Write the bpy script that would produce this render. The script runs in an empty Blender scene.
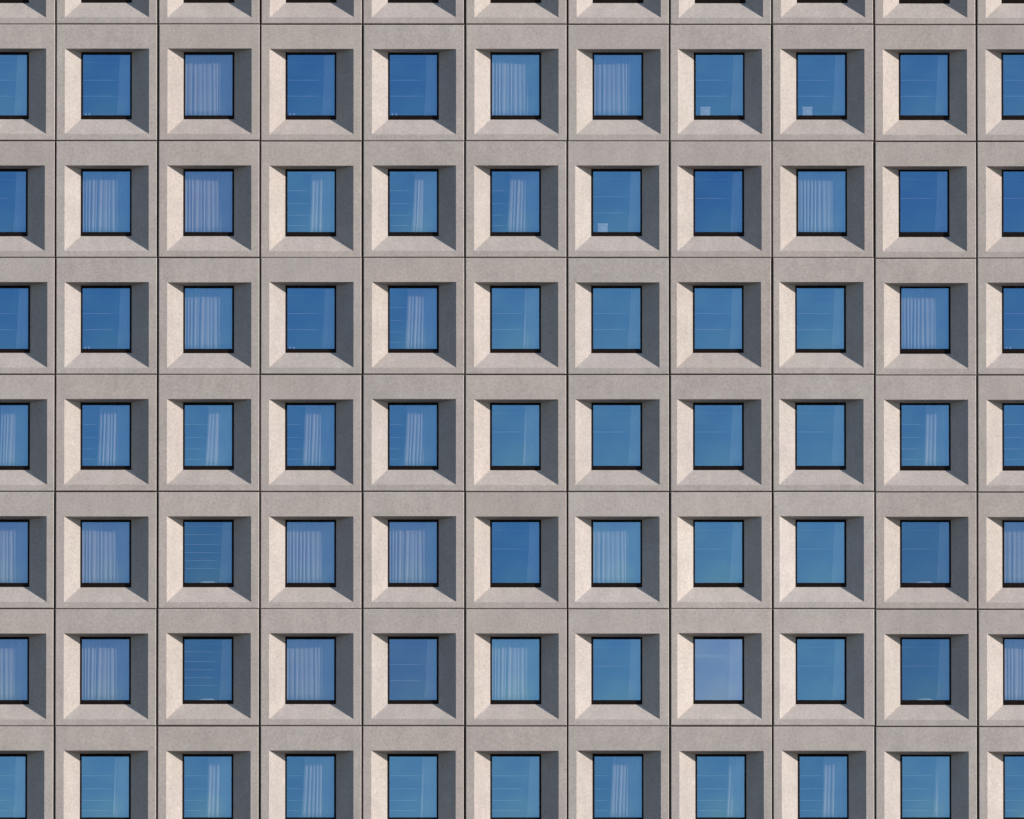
import bpy, bmesh, math, random
from mathutils import Vector
R = math.radians
random.seed(7)
scene = bpy.context.scene
COL = scene.collection
S = 32.5                      # photograph pixels per metre on the facade plane
E = R(7.0)                    # the camera looks up at the tower by this much
D = 800.0
ZC = 1.7 + D*math.tan(E)
PX, PZ = 102.45, 117.0
W, H = PX/S, PZ/S/math.cos(E)
DEP = 0.35                    # depth of the splayed recess
DROP = DEP*math.tan(E)

# ------------------------------------------------------------ helpers
def wx(px): return (px-512.0)/S
def wz(py): return ZC-(py-409.5)/S/math.cos(E)
def ml(px): return px/S
def mv(py): return py/S/math.cos(E)

def link(name, bm, mats, parent=None, loc=(0,0,0), smooth=False):
    me = bpy.data.meshes.new(name)
    bmesh.ops.recalc_face_normals(bm, faces=bm.faces)
    bm.to_mesh(me); bm.free()
    if smooth:
        for p in me.polygons: p.use_smooth = True
    for m in (mats if isinstance(mats, (list, tuple)) else [mats]): me.materials.append(m)
    o = bpy.data.objects.new(name, me); COL.objects.link(o)
    o.parent = parent; o.location = loc
    return o

def box(bm, x0, x1, y0, y1, z0, z1, mi=0, bevel=0):
    vs = [bm.verts.new((x, y, z)) for x in (x0, x1) for y in (y0, y1) for z in (z0, z1)]
    fs = []
    for idx in ((0,1,3,2),(4,6,7,5),(0,4,5,1),(2,3,7,6),(0,2,6,4),(1,5,7,3)):
        f = bm.faces.new([vs[i] for i in idx]); f.material_index = mi; fs.append(f)
    if bevel:
        es = {e for f in fs for e in f.edges}
        bmesh.ops.bevel(bm, geom=list(es), offset=bevel, segments=2, affect='EDGES', profile=0.5)

def copy_of(o, parent=None, loc=None):
    c = o.copy(); COL.objects.link(c); c.parent = parent
    if loc is not None: c.location = loc
    return c

# ------------------------------------------------------------ materials
def newmat(name):
    m = bpy.data.materials.new(name); m.use_nodes = True
    nt = m.node_tree
    for n in list(nt.nodes): nt.nodes.remove(n)
    out = nt.nodes.new('ShaderNodeOutputMaterial')
    return m, nt, out

def N(nt, t, **kw):
    n = nt.nodes.new(t)
    for k, v in kw.items():
        if k in n.inputs: n.inputs[k].default_value = v
        else: setattr(n, k, v)
    return n

def plain(name, col, rough=0.6, metal=0.0, noise=0.15, scale=12, spec=0.4):
    m, nt, out = newmat(name)
    b = N(nt, 'ShaderNodeBsdfPrincipled', Roughness=rough, Metallic=metal)
    b.inputs['Specular IOR Level'].default_value = spec
    tc = N(nt, 'ShaderNodeTexCoord'); nz = N(nt, 'ShaderNodeTexNoise', Scale=scale, Detail=4.0)
    nt.links.new(tc.outputs['Object'], nz.inputs['Vector'])
    mr = N(nt, 'ShaderNodeMapRange'); mr.inputs['To Min'].default_value = 1-noise; mr.inputs['To Max'].default_value = 1+noise
    nt.links.new(nz.outputs['Fac'], mr.inputs['Value'])
    mx = N(nt, 'ShaderNodeVectorMath', operation='SCALE'); mx.inputs[0].default_value = col
    nt.links.new(mr.outputs[0], mx.inputs['Scale'])
    nt.links.new(mx.outputs[0], b.inputs['Base Color'])
    nt.links.new(b.outputs[0], out.inputs[0])
    return m

def concrete():
    m, nt, out = newmat('precast_concrete')
    L = nt.links.new
    b = N(nt, 'ShaderNodeBsdfPrincipled', Roughness=0.92)
    b.inputs['Specular IOR Level'].default_value = 0.15
    tc = N(nt, 'ShaderNodeTexCoord'); oi = N(nt, 'ShaderNodeObjectInfo')
    off = N(nt, 'ShaderNodeVectorMath', operation='SCALE'); off.inputs[0].default_value = (37.0, 11.0, 53.0)
    L(oi.outputs['Random'], off.inputs['Scale'])
    ad = N(nt, 'ShaderNodeVectorMath', operation='ADD')
    L(tc.outputs['Object'], ad.inputs[0]); L(off.outputs[0], ad.inputs[1])
    def noise(scale, detail, rough=0.5, vec=None):
        n = N(nt, 'ShaderNodeTexNoise', Scale=scale, Detail=detail, Roughness=rough)
        L((vec or ad).outputs[0], n.inputs['Vector']); return n
    def rng(n, a, c, lo=0.3, hi=0.7, out='Fac'):
        r = N(nt, 'ShaderNodeMapRange')
        r.inputs['From Min'].default_value = lo; r.inputs['From Max'].default_value = hi
        r.inputs['To Min'].default_value = a; r.inputs['To Max'].default_value = c
        L(n.outputs[out], r.inputs['Value']); return r
    def mul(a, c):
        x = N(nt, 'ShaderNodeMath', operation='MULTIPLY'); L(a.outputs[0], x.inputs[0]); L(c.outputs[0], x.inputs[1]); return x
    grain = rng(noise(15.0, 3.0, 0.7), 0.87, 1.13)
    fine = rng(noise(42.0, 2.0, 0.6), 0.90, 1.10)
    blotch = rng(noise(1.3, 5.0, 0.6), 0.93, 1.06)
    st = N(nt, 'ShaderNodeMapping'); st.inputs['Scale'].default_value = (3.2, 1.0, 0.55)
    L(ad.outputs[0], st.inputs['Vector'])
    streak = rng(noise(1.0, 6.0, 0.65, st), 0.94, 1.04)
    # rare dark aggregate stones
    vo = N(nt, 'ShaderNodeTexVoronoi', Scale=5.0); L(ad.outputs[0], vo.inputs['Vector'])
    pit = rng(vo, 0.72, 1.0, 0.05, 0.13, 'Distance')
    v = mul(mul(mul(grain, fine), mul(blotch, streak)), pit)
    hue = N(nt, 'ShaderNodeMix', data_type='RGBA')
    hue.inputs[6].default_value = (0.404, 0.353, 0.333, 1); hue.inputs[7].default_value = (0.408, 0.364, 0.333, 1)
    L(rng(noise(0.8, 3.0), 0.0, 1.0).outputs[0], hue.inputs[0])
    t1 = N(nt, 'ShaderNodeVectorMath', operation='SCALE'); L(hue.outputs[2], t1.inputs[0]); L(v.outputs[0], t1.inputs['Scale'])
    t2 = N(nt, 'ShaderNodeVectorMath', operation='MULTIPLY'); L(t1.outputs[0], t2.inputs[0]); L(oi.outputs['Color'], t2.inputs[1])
    L(t2.outputs[0], b.inputs['Base Color'])
    bp = N(nt, 'ShaderNodeBump', Strength=0.35, Distance=0.006)
    L(grain.outputs[0], bp.inputs['Height']); L(bp.outputs[0], b.inputs['Normal'])
    L(b.outputs[0], out.inputs[0])
    return m

def glass():
    m, nt, out = newmat('tinted_reflective_glass')
    L = nt.links.new
    oi = N(nt, 'ShaderNodeObjectInfo')
    tr = N(nt, 'ShaderNodeBsdfTransparent'); tr.inputs[0].default_value = (0.88, 0.90, 0.94, 1)
    gl = N(nt, 'ShaderNodeBsdfGlossy', Roughness=0.015)
    L(oi.outputs['Color'], gl.inputs['Color'])
    tc = N(nt, 'ShaderNodeTexCoord'); nz = N(nt, 'ShaderNodeTexNoise', Scale=0.9, Detail=1.0)
    L(tc.outputs['Object'], nz.inputs['Vector'])
    bp = N(nt, 'ShaderNodeBump', Strength=0.25, Distance=0.05)
    L(nz.outputs['Fac'], bp.inputs['Height']); L(bp.outputs[0], gl.inputs['Normal'])
    lw = N(nt, 'ShaderNodeLayerWeight'); lw.inputs['Blend'].default_value = 0.5
    fr = N(nt, 'ShaderNodeMath', operation='POWER'); L(lw.outputs['Facing'], fr.inputs[0]); fr.inputs[1].default_value = 4.0
    mr = N(nt, 'ShaderNodeMapRange'); mr.inputs['To Min'].default_value = 0.50; mr.inputs['To Max'].default_value = 1.0
    L(fr.outputs[0], mr.inputs['Value'])
    mx = N(nt, 'ShaderNodeMixShader'); L(mr.outputs[0], mx.inputs[0]); L(tr.outputs[0], mx.inputs[1]); L(gl.outputs[0], mx.inputs[2])
    L(mx.outputs[0], out.inputs[0])
    return m

def cloth():
    m, nt, out = newmat('sheer_curtain_cloth')
    L = nt.links.new
    df = N(nt, 'ShaderNodeBsdfDiffuse'); df.inputs[0].default_value = (0.80, 0.72, 0.62, 1)
    tl = N(nt, 'ShaderNodeBsdfTranslucent'); tl.inputs[0].default_value = (0.84, 0.76, 0.68, 1)
    mx = N(nt, 'ShaderNodeMixShader', Fac=0.35); L(df.outputs[0], mx.inputs[1]); L(tl.outputs[0], mx.inputs[2])
    L(mx.outputs[0], out.inputs[0])
    return m

def clear():
    m, nt, out = newmat('clear_inner_glass')
    tr = N(nt, 'ShaderNodeBsdfTransparent'); tr.inputs[0].default_value = (0.97, 0.98, 0.98, 1)
    gl = N(nt, 'ShaderNodeBsdfGlossy', Roughness=0.01)
    mx = N(nt, 'ShaderNodeMixShader', Fac=0.03); nt.links.new(tr.outputs[0], mx.inputs[1]); nt.links.new(gl.outputs[0], mx.inputs[2])
    nt.links.new(mx.outputs[0], out.inputs[0])
    return m
CLEAR = clear()
CONC = concrete(); GLASS = glass(); CLOTH = cloth()
FRAME = plain('dark_bronze_frame', (0.009, 0.0055, 0.005), 0.6, spec=0.08)
SEAL = plain('dark_joint_sealant', (0.060, 0.042, 0.034), 0.9)
INNER = plain('interior_plaster', (0.10, 0.10, 0.10), 0.9)
SILLM = plain('interior_sill_board', (0.35, 0.33, 0.30), 0.6)
RAIL = plain('pale_blind_rail', (0.42, 0.40, 0.38), 0.7)
CARD = plain('pale_card', (0.72, 0.68, 0.63), 0.8)
CARDL = plain('pale_card_lid', (0.85, 0.83, 0.80), 0.8)
PAPER = plain('white_paper', (0.82, 0.80, 0.76), 0.8)
CHINA = plain('white_china', (0.50, 0.49, 0.48), 0.4)
GROUND = plain('ground_asphalt', (0.06, 0.06, 0.06), 0.9, scale=0.05)

# ------------------------------------------------------------ one precast panel with its splayed recess
# measured inside one cell of the photograph (cell left joint = 0, top joint = 0), pixels
OX0, OX1, OY0, OY1 = 9.6, 93.4, 24.8, 110.1      # outer edge of the recess
FX0, FX1, FY0, FY1 = 25.3, 76.3, 28.0, 95.6      # window frame
def cell(px, py): return ((px-PX/2)/S, -(py-PZ/2)/S/math.cos(E))

def rings(bm, loops):
    vl = [[bm.verts.new(p) for p in lp] for lp in loops]
    for a, b in zip(vl, vl[1:]):
        for i in range(4):
            bm.faces.new((a[i], a[(i+1) % 4], b[(i+1) % 4], b[i]))
    return vl

def rect(x0, x1, z0, z1, y): return [(x0, y, z0), (x1, y, z0), (x1, y, z1), (x0, y, z1)]

def panel_bm(dx, bm=None, cx=0, cz=0, jit=0):
    bm = bm or bmesh.new()
    gx, gz, ch = 0.029, 0.014, 0.018
    ax, az = W/2-gx, H/2-gz
    ox0, oz1 = cell(OX0, OY0); ox1, oz0 = cell(OX1, OY1)
    ix0, iz1 = cell(FX0, FY0); ix1, iz0 = cell(FX1, FY1)
    ox0 += dx; ox1 += dx; ix0 += dx; ix1 += dx; iz0 += DROP; iz1 += DROP
    c = 0.012
    loops = [rect(-ax, ax, -az, az, 0.18),
             rect(-ax, ax, -az, az, ch),
             rect(-ax+ch, ax-ch, -az+ch, az-ch, 0.0),
             rect(ox0-c*.6, ox1+c*.6, oz0-c*.6, oz1+c*.6, 0.0),
             rect(ox0+c*.4, ox1-c*.4, oz0+c*.6, oz1-c*.2, 0.010),
             rect(ix0, ix1, iz0, iz1, DEP),
             rect(ix0, ix1, iz0, iz1, DEP+0.10)]
    loops = [[(x+cx, y, z+cz) for x, y, z in lp] for lp in loops]
    rings(bm, loops)
    return bm

# ------------------------------------------------------------ the tower
NC, NR = 11, 8
tower = bpy.data.objects.new('office_tower', None); COL.objects.link(tower)
tower['label'] = 'beige precast concrete office tower gridded with square recessed windows reflecting blue sky'
tower['category'] = 'building'
def cellpos(c, r):
    return wx(55.0+PX*(c-1)+PX/2), wz(23.5+PZ*(r-1)+PZ/2)

def dxof(c, r):
    d = 0.0
    if 2 <= r <= 6: d = {6: -1.2, 7: -2.0, 8: -2.3}.get(c, 0.0)
    if r == 1: d = {6: 0.0, 7: -0.7, 8: -0.9, 9: -0.5}.get(c, 0.0)
    if r == 2: d = {6: -1.1, 7: -1.6, 8: -0.7, 9: -1.0}.get(c, d)
    if c == 0: d = 0.8 if r in (3, 4, 5, 6) else (-1.8 if r == 2 else -1.0)
    return ml(d)

TONE = {(7,6):1.10,(8,6):1.07,(7,5):1.06,(8,5):1.07,(6,5):1.03,(6,6):1.04,(7,4):1.0,(8,4):1.0,(9,6):1.0}  # patch of reflected sunlight painted into these panels' colour
rp = random.Random(3)
panels = {}
for r in range(NR):
    for c in range(NC):
        x, z = cellpos(c, r)
        jy = rp.uniform(-0.005, 0.005)
        p = link('concrete_panel', panel_bm(dxof(c, r)), CONC, tower,
                 (x+rp.uniform(-.008, .008), jy, z+rp.uniform(-.009, .009)-(.018 if c >= 9 else 0)))
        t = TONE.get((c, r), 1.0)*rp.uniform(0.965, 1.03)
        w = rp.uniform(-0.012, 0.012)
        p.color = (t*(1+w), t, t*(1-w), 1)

# window frame, its pane, the inner sill board and the blind rails
fx0, fz1 = cell(FX0, FY0); fx1, fz0 = cell(FX1, FY1)
fz0 += DROP; fz1 += DROP
fcx = (fx0+fx1)/2
fx0 -= fcx; fx1 -= fcx
fs, ft, fb = 0.060, 0.078, 0.138
GX0, GX1, GZ0, GZ1 = fx0+fs, fx1-fs, fz0+fb, fz1-ft
GW, GH = GX1-GX0, GZ1-GZ0
def frame_bm():
    bm = bmesh.new()
    g = 0.003
    loops = [rect(fx0+g, fx1-g, fz0+g, fz1-g, DEP+0.095),
             rect(fx0+g, fx1-g, fz0+g, fz1-g, DEP+0.006),
             rect(fx0+g+.006, fx1-g-.006, fz0+g+.006, fz1-g-.006, DEP),
             rect(GX0-.012, GX1+.012, GZ0-.02, GZ1+.012, DEP+0.004),
             rect(GX0, GX1, GZ0, GZ1, DEP+0.030),
             rect(GX0, GX1, GZ0, GZ1, DEP+0.095),
             rect(fx0+g, fx1-g, fz0+g, fz1-g, DEP+0.095)]
    rings(bm, loops)
    bmesh.ops.remove_doubles(bm, verts=bm.verts, dist=1e-5)
    return bm
def pane_bm():
    # a sealed pane pillows outwards a little, which bends the sky it reflects;
    # the mirror coating is on the outer face only
    bm = bmesh.new(); n = 14
    def sheet(y0, mi):
        g = []
        for i in range(n+1):
            row = []
            for j in range(n+1):
                u, v = i/n, j/n
                b = .0070*(4*u*(1-u))*(4*v*(1-v))
                row.append(bm.verts.new((GX0-.004+(GW+.008)*u, y0-b, GZ0-.004+(GH+.008)*v)))
            g.append(row)
        for i in range(n):
            for j in range(n):
                f = bm.faces.new((g[i][j], g[i+1][j], g[i+1][j+1], g[i][j+1])); f.material_index = mi; f.smooth = True
        return g
    a, b = sheet(-.005, 0), sheet(.005, 1)
    for k in range(n):
        for q in ((a[k][0], a[k+1][0], b[k+1][0], b[k][0]), (a[k][n], a[k+1][n], b[k+1][n], b[k][n]),
                  (a[0][k], a[0][k+1], b[0][k+1], b[0][k]), (a[n][k], a[n][k+1], b[n][k+1], b[n][k])):
            f = bm.faces.new([bm.verts.new(v.co) for v in q]); f.material_index = 1   # own corners: crisp glass edge
    return bm
def board_bm():
    bm = bmesh.new(); box(bm, fx0+.004, fx1-.004, DEP+.098, DEP+.55, GZ0-.09, GZ0-.012, bevel=.004); return bm
def rails_bm(fr):
    bm = bmesh.new()
    for f in fr:
        z = GZ1-f*GH+.075
        box(bm, GX0-.02, GX1+.02, DEP+.215, DEP+.227, z-.008, z+.008)
    return bm
RAILS = {'A': (.155, .445, .71), 'B': (.05, .345, .56, .75, .92), 'C': (.10, .235, .395, .53, .66, .79), 'T': (.05, .29, .32), 'K': (.05,), 'N': (.16, .47)}

window0 = link('window', frame_bm(), FRAME, tower)
pane0 = link('pane', pane_bm(), [GLASS, CLEAR], window0, (0, DEP+.045, 0))
board0 = link('inner_sill', board_bm(), SILLM, window0)
rail0 = {k: None for k in RAILS}

# which curtain, how far it is drawn (fraction of the glass it leaves free), rails, and the varying reflection painted into each pane's colour
KIND = ["AAAAAAAAAAA",
        "AAKAAKKAAAA",
        "AKKBBBAAKAA",
        "AAKABAAAAKA",
        "BBBBBAAAABB",
        "KKAKKAKAAAK",
        "KKAKAKAAAAK",
        "AABBAABABAB"]
LEFT = {(3,2):.50,(4,2):.52,(5,2):.38,(4,3):.38,(0,4):.42,(1,4):.36,(2,4):.50,(3,4):.38,(4,4):.37,(9,4):.50,(10,4):.50,
        (2,7):.50,(3,7):.38,(6,7):.38,(8,7):.50,(10,7):.45,
        (1,7):.70,(4,7):.70,(7,7):.68,(9,7):.72,(5,7):.80,(5,3):.70,(5,4):.70,(1,1):.78,(3,1):.78,(4,1):.78,(7,6):.74}
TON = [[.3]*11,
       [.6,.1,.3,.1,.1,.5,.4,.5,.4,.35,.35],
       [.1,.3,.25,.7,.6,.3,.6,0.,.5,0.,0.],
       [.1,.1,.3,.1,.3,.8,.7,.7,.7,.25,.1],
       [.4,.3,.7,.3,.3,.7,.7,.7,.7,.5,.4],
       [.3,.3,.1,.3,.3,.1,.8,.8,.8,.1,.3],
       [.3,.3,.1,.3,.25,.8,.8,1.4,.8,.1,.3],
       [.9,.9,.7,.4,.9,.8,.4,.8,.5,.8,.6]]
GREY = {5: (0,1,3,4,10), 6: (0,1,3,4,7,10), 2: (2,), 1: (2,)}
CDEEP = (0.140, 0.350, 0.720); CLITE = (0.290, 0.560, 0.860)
def tint(c, r):  # pane colour carries the differing sky reflection and room behind
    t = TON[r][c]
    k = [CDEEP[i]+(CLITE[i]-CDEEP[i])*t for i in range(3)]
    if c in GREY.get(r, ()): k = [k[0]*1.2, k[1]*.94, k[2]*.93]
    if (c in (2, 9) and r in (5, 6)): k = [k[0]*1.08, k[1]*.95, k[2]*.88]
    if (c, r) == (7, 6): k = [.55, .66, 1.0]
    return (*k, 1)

rw = random.Random(11)
wincentre = {}
first = True
for r in range(NR):
    for c in range(NC):
        x, z = cellpos(c, r)
        loc = (x+dxof(c, r)+fcx, 0, z)
        wincentre[c, r] = loc
        if first:
            w, pn, bd = window0, pane0, board0; w.location = loc; first = False
        else:
            w = copy_of(window0, tower, loc); pn = copy_of(pane0, w); bd = copy_of(board0, w)
        pn.rotation_euler = (rw.uniform(-.004, .004), 0, rw.uniform(-.004, .004))
        pn.color = tint(c, r); pn.scale = (1, rw.uniform(.4, 1.5), 1)
        kind = KIND[r][c]
        rk = 'C' if (c in (2, 9) and r in (5, 6)) else kind
        if (c, r) == (7, 6): rk = 'T'
        elif kind == 'A' and r == 7: rk = 'B'
        elif kind == 'A' and ((r == 2 and c in (0, 7, 9, 10)) or (r in (4, 5, 6) and c >= 5)): rk = 'N'
        if r == 0: continue
        if rail0[rk] is None:
            rail0[rk] = link('blind_rail', rails_bm(RAILS[rk]), RAIL, w)
        else: copy_of(rail0[rk], w)

# dark backing seen in the joints, rooms behind, and the rest of the tower
x0, _ = cellpos(0, 0); x1, _ = cellpos(NC-1, 0)
_, zt = cellpos(0, 0); _, zb = cellpos(0, NR-1)
bm = bmesh.new()
for c in range(-2, NC+1):
    x = cellpos(c, 0)[0]+W/2
    box(bm, x-.12, x+.12, .10, .17, zb-H*1.5, zt+H*1.5)
link('vertical_joint_seal', bm, SEAL, tower)
bm = bmesh.new()
for r in range(-2, NR+1):
    z = cellpos(0, r)[1]-H/2
    box(bm, x0-W*1.5, x1+W*1.5, .055, .095, z-.06, z+.06)
link('horizontal_joint_seal', bm, SEAL, tower)
slab = None
for r in range(-1, NR+1):
    z = cellpos(0, r)[1]-H/2
    if slab is None:
        bm = bmesh.new(); box(bm, x0-W*1.5, x1+W*1.5, .46, 6.0, -.16, .16)
        slab = link('floor_slab', bm, INNER, tower, (0, 0, z))
    else: copy_of(slab, tower, (0, 0, z))
part = None
for c in range(-2, NC+1):
    x = cellpos(c, 0)[0]+W/2
    if part is None:
        bm = bmesh.new(); box(bm, -.06, .06, .19, .455, zb-H*1.5, zt+H*1.5)
        box(bm, -.06, .06, 6.002, 6.2, zb-H*1.5, zt+H*1.5)
        part = link('wall_pier', bm, INNER, tower, (x, 0, 0))
    else: copy_of(part, tower, (x, 0, 0))
bm = bmesh.new(); box(bm, x0-W*1.5, x1+W*1.5, 6.3, 24, 0, zt+H*1.5)
link('tower_core', bm, INNER, tower)
# one more ring of bays round the picture, then plain walls down to the ground
bm = bmesh.new()
for r in range(-1, NR+1):
    for c in range(-1, NC+1):
        if 0 <= r < NR and 0 <= c < NC: continue
        x, z = cellpos(c, r); panel_bm(0, bm, x, z)
o = link('surrounding_panel', bm, CONC, tower); o['kind'] = 'stuff'
bm = bmesh.new()
for r in range(-1, NR+1):
    for c in range(-1, NC+1):
        if 0 <= r < NR and 0 <= c < NC: continue
        x, z = cellpos(c, r); x += fcx
        box(bm, x+fx0+.003, x+fx1-.003, DEP+.03, DEP+.06, z+fz0+.003, z+fz0+fb)
        box(bm, x+fx0+.003, x+fx1-.003, DEP+.03, DEP+.06, z+fz1-ft, z+fz1-.003)
        box(bm, x+fx0+.003, x+GX0, DEP+.03, DEP+.06, z+GZ0+.002, z+GZ1-.002)
        box(bm, x+GX1, x+fx1-.003, DEP+.03, DEP+.06, z+GZ0+.002, z+GZ1-.002)
        box(bm, x+GX0+.002, x+GX1-.002, DEP+.04, DEP+.05, z+GZ0+.002, z+GZ1-.002, 1)
o = link('surrounding_window', bm, [FRAME, GLASS], tower); o['kind'] = 'stuff'; o.color = (*CDEEP, 1)
bm = bmesh.new(); box(bm, x0-W*1.5, x1+W*1.5, .0, 6.1, 0, zb-H*1.5-.02)
link('lower_wall', bm, CONC, tower)

# ------------------------------------------------------------ curtains
CY = DEP+0.145
def drape_bm(kind, left, seed):
    rd = random.Random(seed)
    bm = bmesh.new()
    xr = GX1+.12
    xl = GX0-.10 if kind == 'K' else GX0+left*GW
    wid = xr-xl
    per = {'K': .125, 'B': .105, 'A': .10}[kind]
    nf = max(3, int(round(wid/per)))
    cuts = [0.0]
    for i in range(nf): cuts.append(cuts[-1]+rd.uniform(.65, 1.4))
    cuts = [q/cuts[-1] for q in cuts]
    amps = [rd.uniform(.3, 1.05) for _ in range(nf)]
    lean = [rd.uniform(-.036, .036) for _ in range(nf+1)]
    sub, nv = 8, 10
    ztop, zbot = fz1+.22, GZ0-.0
    flare = {'K': .01, 'B': .085, 'A': .075}[kind]
    cols = []
    for i in range(nf):
        for k in range(sub):
            cols.append((i, k/sub))
    cols.append((nf-1, 1.0))
    def grid(off):
        g = []
        for i, k in cols:
            u = cuts[i]+(cuts[i+1]-cuts[i])*k
            colv = []
            for j in range(nv+1):
                v = j/nv                       # 0 top, 1 bottom
                x = xl+u*wid + (lean[i]*(1-k)+lean[i+1]*k)*v
                x -= (1-u)*flare*(v**1.6)
                a = .036*amps[i]*(0.65+.5*v)
                s = math.sin(math.pi*k)
                y = CY - a*s + .012*math.sin(7*u+2*v+seed) + off
                colv.append(bm.verts.new((x, y, ztop+(zbot-ztop)*v)))
            g.append(colv)
        return g
    f, b = grid(0), grid(.003)
    for g in (f, b):
        for i in range(len(g)-1):
            for j in range(nv):
                bm.faces.new((g[i][j], g[i+1][j], g[i+1][j+1], g[i][j+1]))
    for i in (0, len(f)-1):
        for j in range(nv): bm.faces.new((f[i][j], f[i][j+1], b[i][j+1], b[i][j]))
    for j in (0, nv):
        for i in range(len(f)-1): bm.faces.new((f[i][j], f[i+1][j], b[i+1][j], b[i][j]))
    return bm

ORD = ['', 'first', 'second', 'third', 'fourth', 'fifth', 'sixth', 'seventh']
COLN = ['window cut by the left edge', 'first whole window from left', 'second whole window from left', 'third whole window from left', 'fourth whole window from left',
        'fifth whole window from left', 'fifth whole window from right', 'fourth whole window from right', 'third whole window from right',
        'second whole window from right', 'window cut by the right edge']
# columns 1..9 are whole: say each from its nearer side
COLN[5] = 'middle window'; COLN[6] = 'fourth whole window from right'; COLN[7] = 'third whole window from right'
COLN[8] = 'second whole window from right'; COLN[9] = 'last whole window on right'
ROWN = ['', 'top glazed row', 'second row', 'third row', 'middle row', 'fifth row', 'sixth row', 'bottom row']
KN = {'K': 'wide pleated pale curtain', 'B': 'half drawn pale drape', 'A': 'narrow shaded drape'}
KG = {'K': 'wide pleated curtains behind the windows', 'B': 'half drawn drapes behind the windows', 'A': 'narrow drapes at the right of the windows'}
variants = {}
rc = random.Random(5)
for r in range(1, NR):
    for c in range(NC):
        k = KIND[r][c]
        left = LEFT.get((c, r), {'K': 0, 'B': .45, 'A': .80}[k])
        key = (k, left, (c*3+r*5) % 4 if k != 'B' else (c+r) % 2)
        loc = wincentre[c, r]
        if key not in variants:
            o = link('curtain', drape_bm(k, left, 17+len(variants)), CLOTH, None, loc, smooth=True); variants[key] = o
        else: o = copy_of(variants[key], None, loc)
        o['label'] = f"{KN[k]} behind {COLN[c]}, {ROWN[r]}"
        o['category'] = 'curtain'; o['group'] = KG[k]

# ------------------------------------------------------------ things standing on the inner sills
ZS = GZ0-.012
def on_sill(c, r, fx, dy):
    l = wincentre[c, r]
    return (l[0]+GX0+fx*GW, DEP+dy, l[2]+ZS)
def tag(o, label, cat, group): o['label'] = label; o['category'] = cat; o['group'] = group
# storage boxes
bx0 = bpy.data.objects.new('storage_box', None); COL.objects.link(bx0)
bm = bmesh.new(); box(bm, -.15, .15, -.09, .09, 0, .24, bevel=.006); b1 = link('box_body', bm, CARD, bx0)
bm = bmesh.new(); box(bm, -.16, .16, -.10, .10, .242, .29, bevel=.006); b2 = link('lid', bm, CARDL, bx0)
bm = bmesh.new(); box(bm, -.06, .07, -.097, -.0915, .08, .18, bevel=.002); b3 = link('label_card', bm, PAPER, bx0)
spots = [(7, 1, .2, 'pale storage box on inner sill, third whole window from right, top glazed row'),
         (8, 1, .2, 'pale storage box on inner sill, second whole window from right, top glazed row'),
         (6, 2, .2, 'pale storage box on inner sill, fourth whole window from right, second row')]
for i, (c, r, f, lb) in enumerate(spots):
    if i == 0: o = bx0; o.location = on_sill(c, r, f, .22)
    else:
        o = copy_of(bx0, None, on_sill(c, r, f, .22))
        for ch in (b1, b2, b3): copy_of(ch, o)
    tag(o, lb, 'box', 'storage boxes on the inner sills')
# small cups
def cup_bm():
    bm = bmesh.new(); prof = [(0, 0), (.022, 0), (.030, .04), (.035, .09), (.031, .09), (.025, .04), (.018, .012), (0, .012)]
    n = 16; rg = []
    for rad, z in prof:
        rg.append([bm.verts.new((rad*math.cos(2*math.pi*i/n), rad*math.sin(2*math.pi*i/n), z)) for i in range(n)] if rad else [bm.verts.new((0, 0, z))])
    for a, b in zip(rg, rg[1:]):
        for i in range(n):
            q = [a[i % len(a)], a[(i+1) % len(a)] if len(a) > 1 else None, b[(i+1) % len(b)] if len(b) > 1 else None, b[i % len(b)]]
            bm.faces.new([v for v in q if v])
    return bm
cup0 = None
for c, r, nm in ((1,1,'first whole window from left, top glazed row'),(3,1,'third whole window from left, top glazed row'),(4,1,'fourth whole window from left, top glazed row'),
                 (1,3,'first whole window from left, third row'),(3,3,'third whole window from left, third row'),(10,3,'window cut by right edge, third row')):
    for f, wd in ((.05, 'left'), (.13, 'right')):
        if cup0 is None:
            cup0 = link('cup', cup_bm(), CHINA, None, on_sill(c, r, f, .15), smooth=True); o = cup0
        else: o = copy_of(cup0, None, on_sill(c, r, f, .15))
        tag(o, f'small white cup, {wd} of a pair, {nm}', 'cup', 'small white cups on the inner sills')
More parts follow.
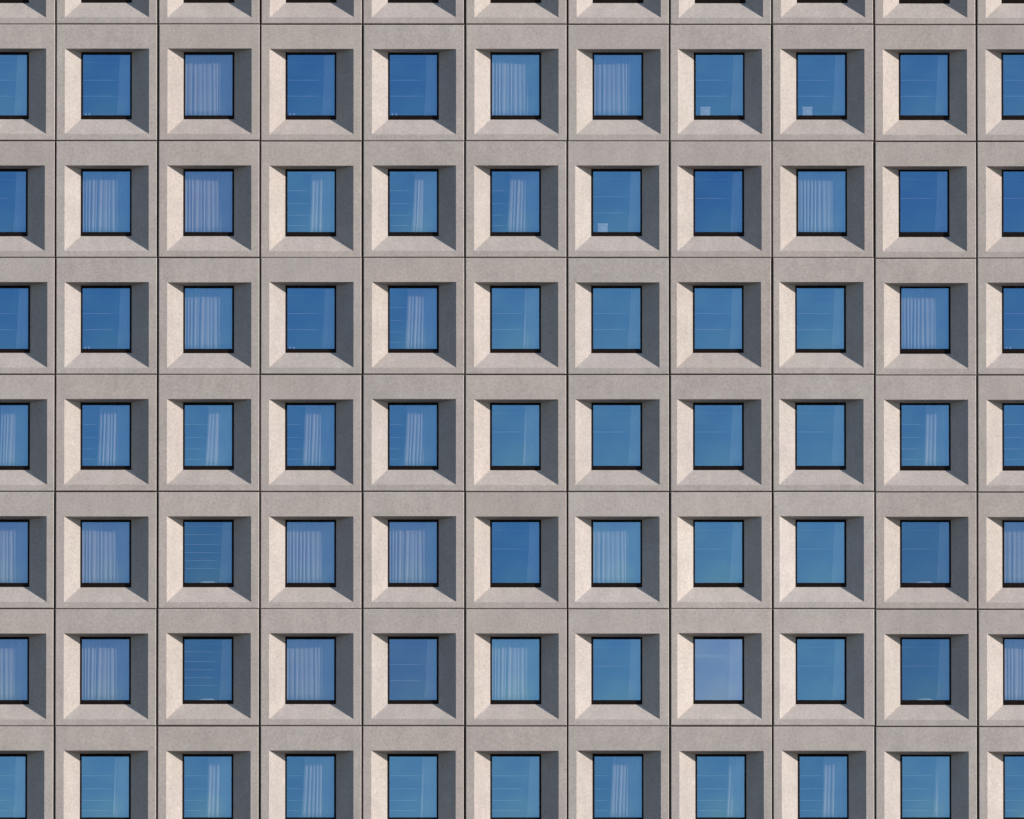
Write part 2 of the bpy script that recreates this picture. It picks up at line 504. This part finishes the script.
# piles of paper
pap0 = None
for c, r, nm in ((2,5,'second whole window from left, fifth row'),(2,6,'second whole window from left, sixth row'),(9,5,'last whole window on right, fifth row'),(9,6,'last whole window on right, sixth row')):
    if pap0 is None:
        bm = bmesh.new(); rr = random.Random(2)
        for i in range(6):
            a = rr.uniform(-.03, .03); wdd = .30-.03*i
            box(bm, -wdd+a, wdd*.9+a, -.10, .10, i*.0105, i*.0105+.0095)
        pap0 = link('paper_pile', bm, PAPER, None, on_sill(c, r, .50, .16)); o = pap0
    else: o = copy_of(pap0, None, on_sill(c, r, .50, .16))
    tag(o, f'low white paper pile, {nm}', 'paper pile', 'paper piles on the inner sills')

# ------------------------------------------------------------ ground
bm = bmesh.new()
vs = [bm.verts.new(p) for p in ((-6000, -6000, 0), (6000, -6000, 0), (6000, 6000, 0), (-6000, 6000, 0))]
bm.faces.new(vs)
g = link('ground', bm, GROUND, None, (0, 0, -.004)); g['kind'] = 'structure'

# ------------------------------------------------------------ sun and sky
sd = Vector((2.07, -1.0, 0.83)).normalized()
elev = math.asin(sd.z)
sun = bpy.data.lights.new('sun', 'SUN'); so = bpy.data.objects.new('sun', sun); COL.objects.link(so)
sun.energy = 4.3; sun.angle = R(0.5); sun.color = (1.0, 0.93, 0.845)
so.rotation_euler = sd.to_track_quat('Z', 'Y').to_euler()
so.location = (60, -60, 150)
wd = bpy.data.worlds.new('World'); scene.world = wd; wd.use_nodes = True
nt = wd.node_tree
sky = nt.nodes.new('ShaderNodeTexSky'); sky.sky_type = 'NISHITA'; sky.sun_disc = False
sky.sun_elevation = elev; sky.sun_rotation = math.atan2(sd.x, sd.y)
sky.air_density = 1.0; sky.dust_density = 0.3; sky.ozone_density = 2.6
bg = nt.nodes['Background']; bg.inputs['Strength'].default_value = 0.112
nt.links.new(sky.outputs[0], bg.inputs['Color'])

# ------------------------------------------------------------ camera
cam = bpy.data.cameras.new('camera'); co = bpy.data.objects.new('camera', cam); COL.objects.link(co)
co.location = (0, -D, 1.7)
co.rotation_euler = (R(90)+E, 0, 0)
cam.sensor_width = 36; cam.lens = 36*(D/math.cos(E))/(1024/S)
cam.clip_start = 1; cam.clip_end = 20000
scene.camera = co
vs = scene.view_settings
vs.view_transform = 'Standard'; vs.look = 'None'; vs.exposure = 0.45; vs.gamma = 1; vs.use_curve_mapping = False
scene.cycles.transparent_max_bounces = 32
scene.render.resolution_x = 1024; scene.render.resolution_y = 819
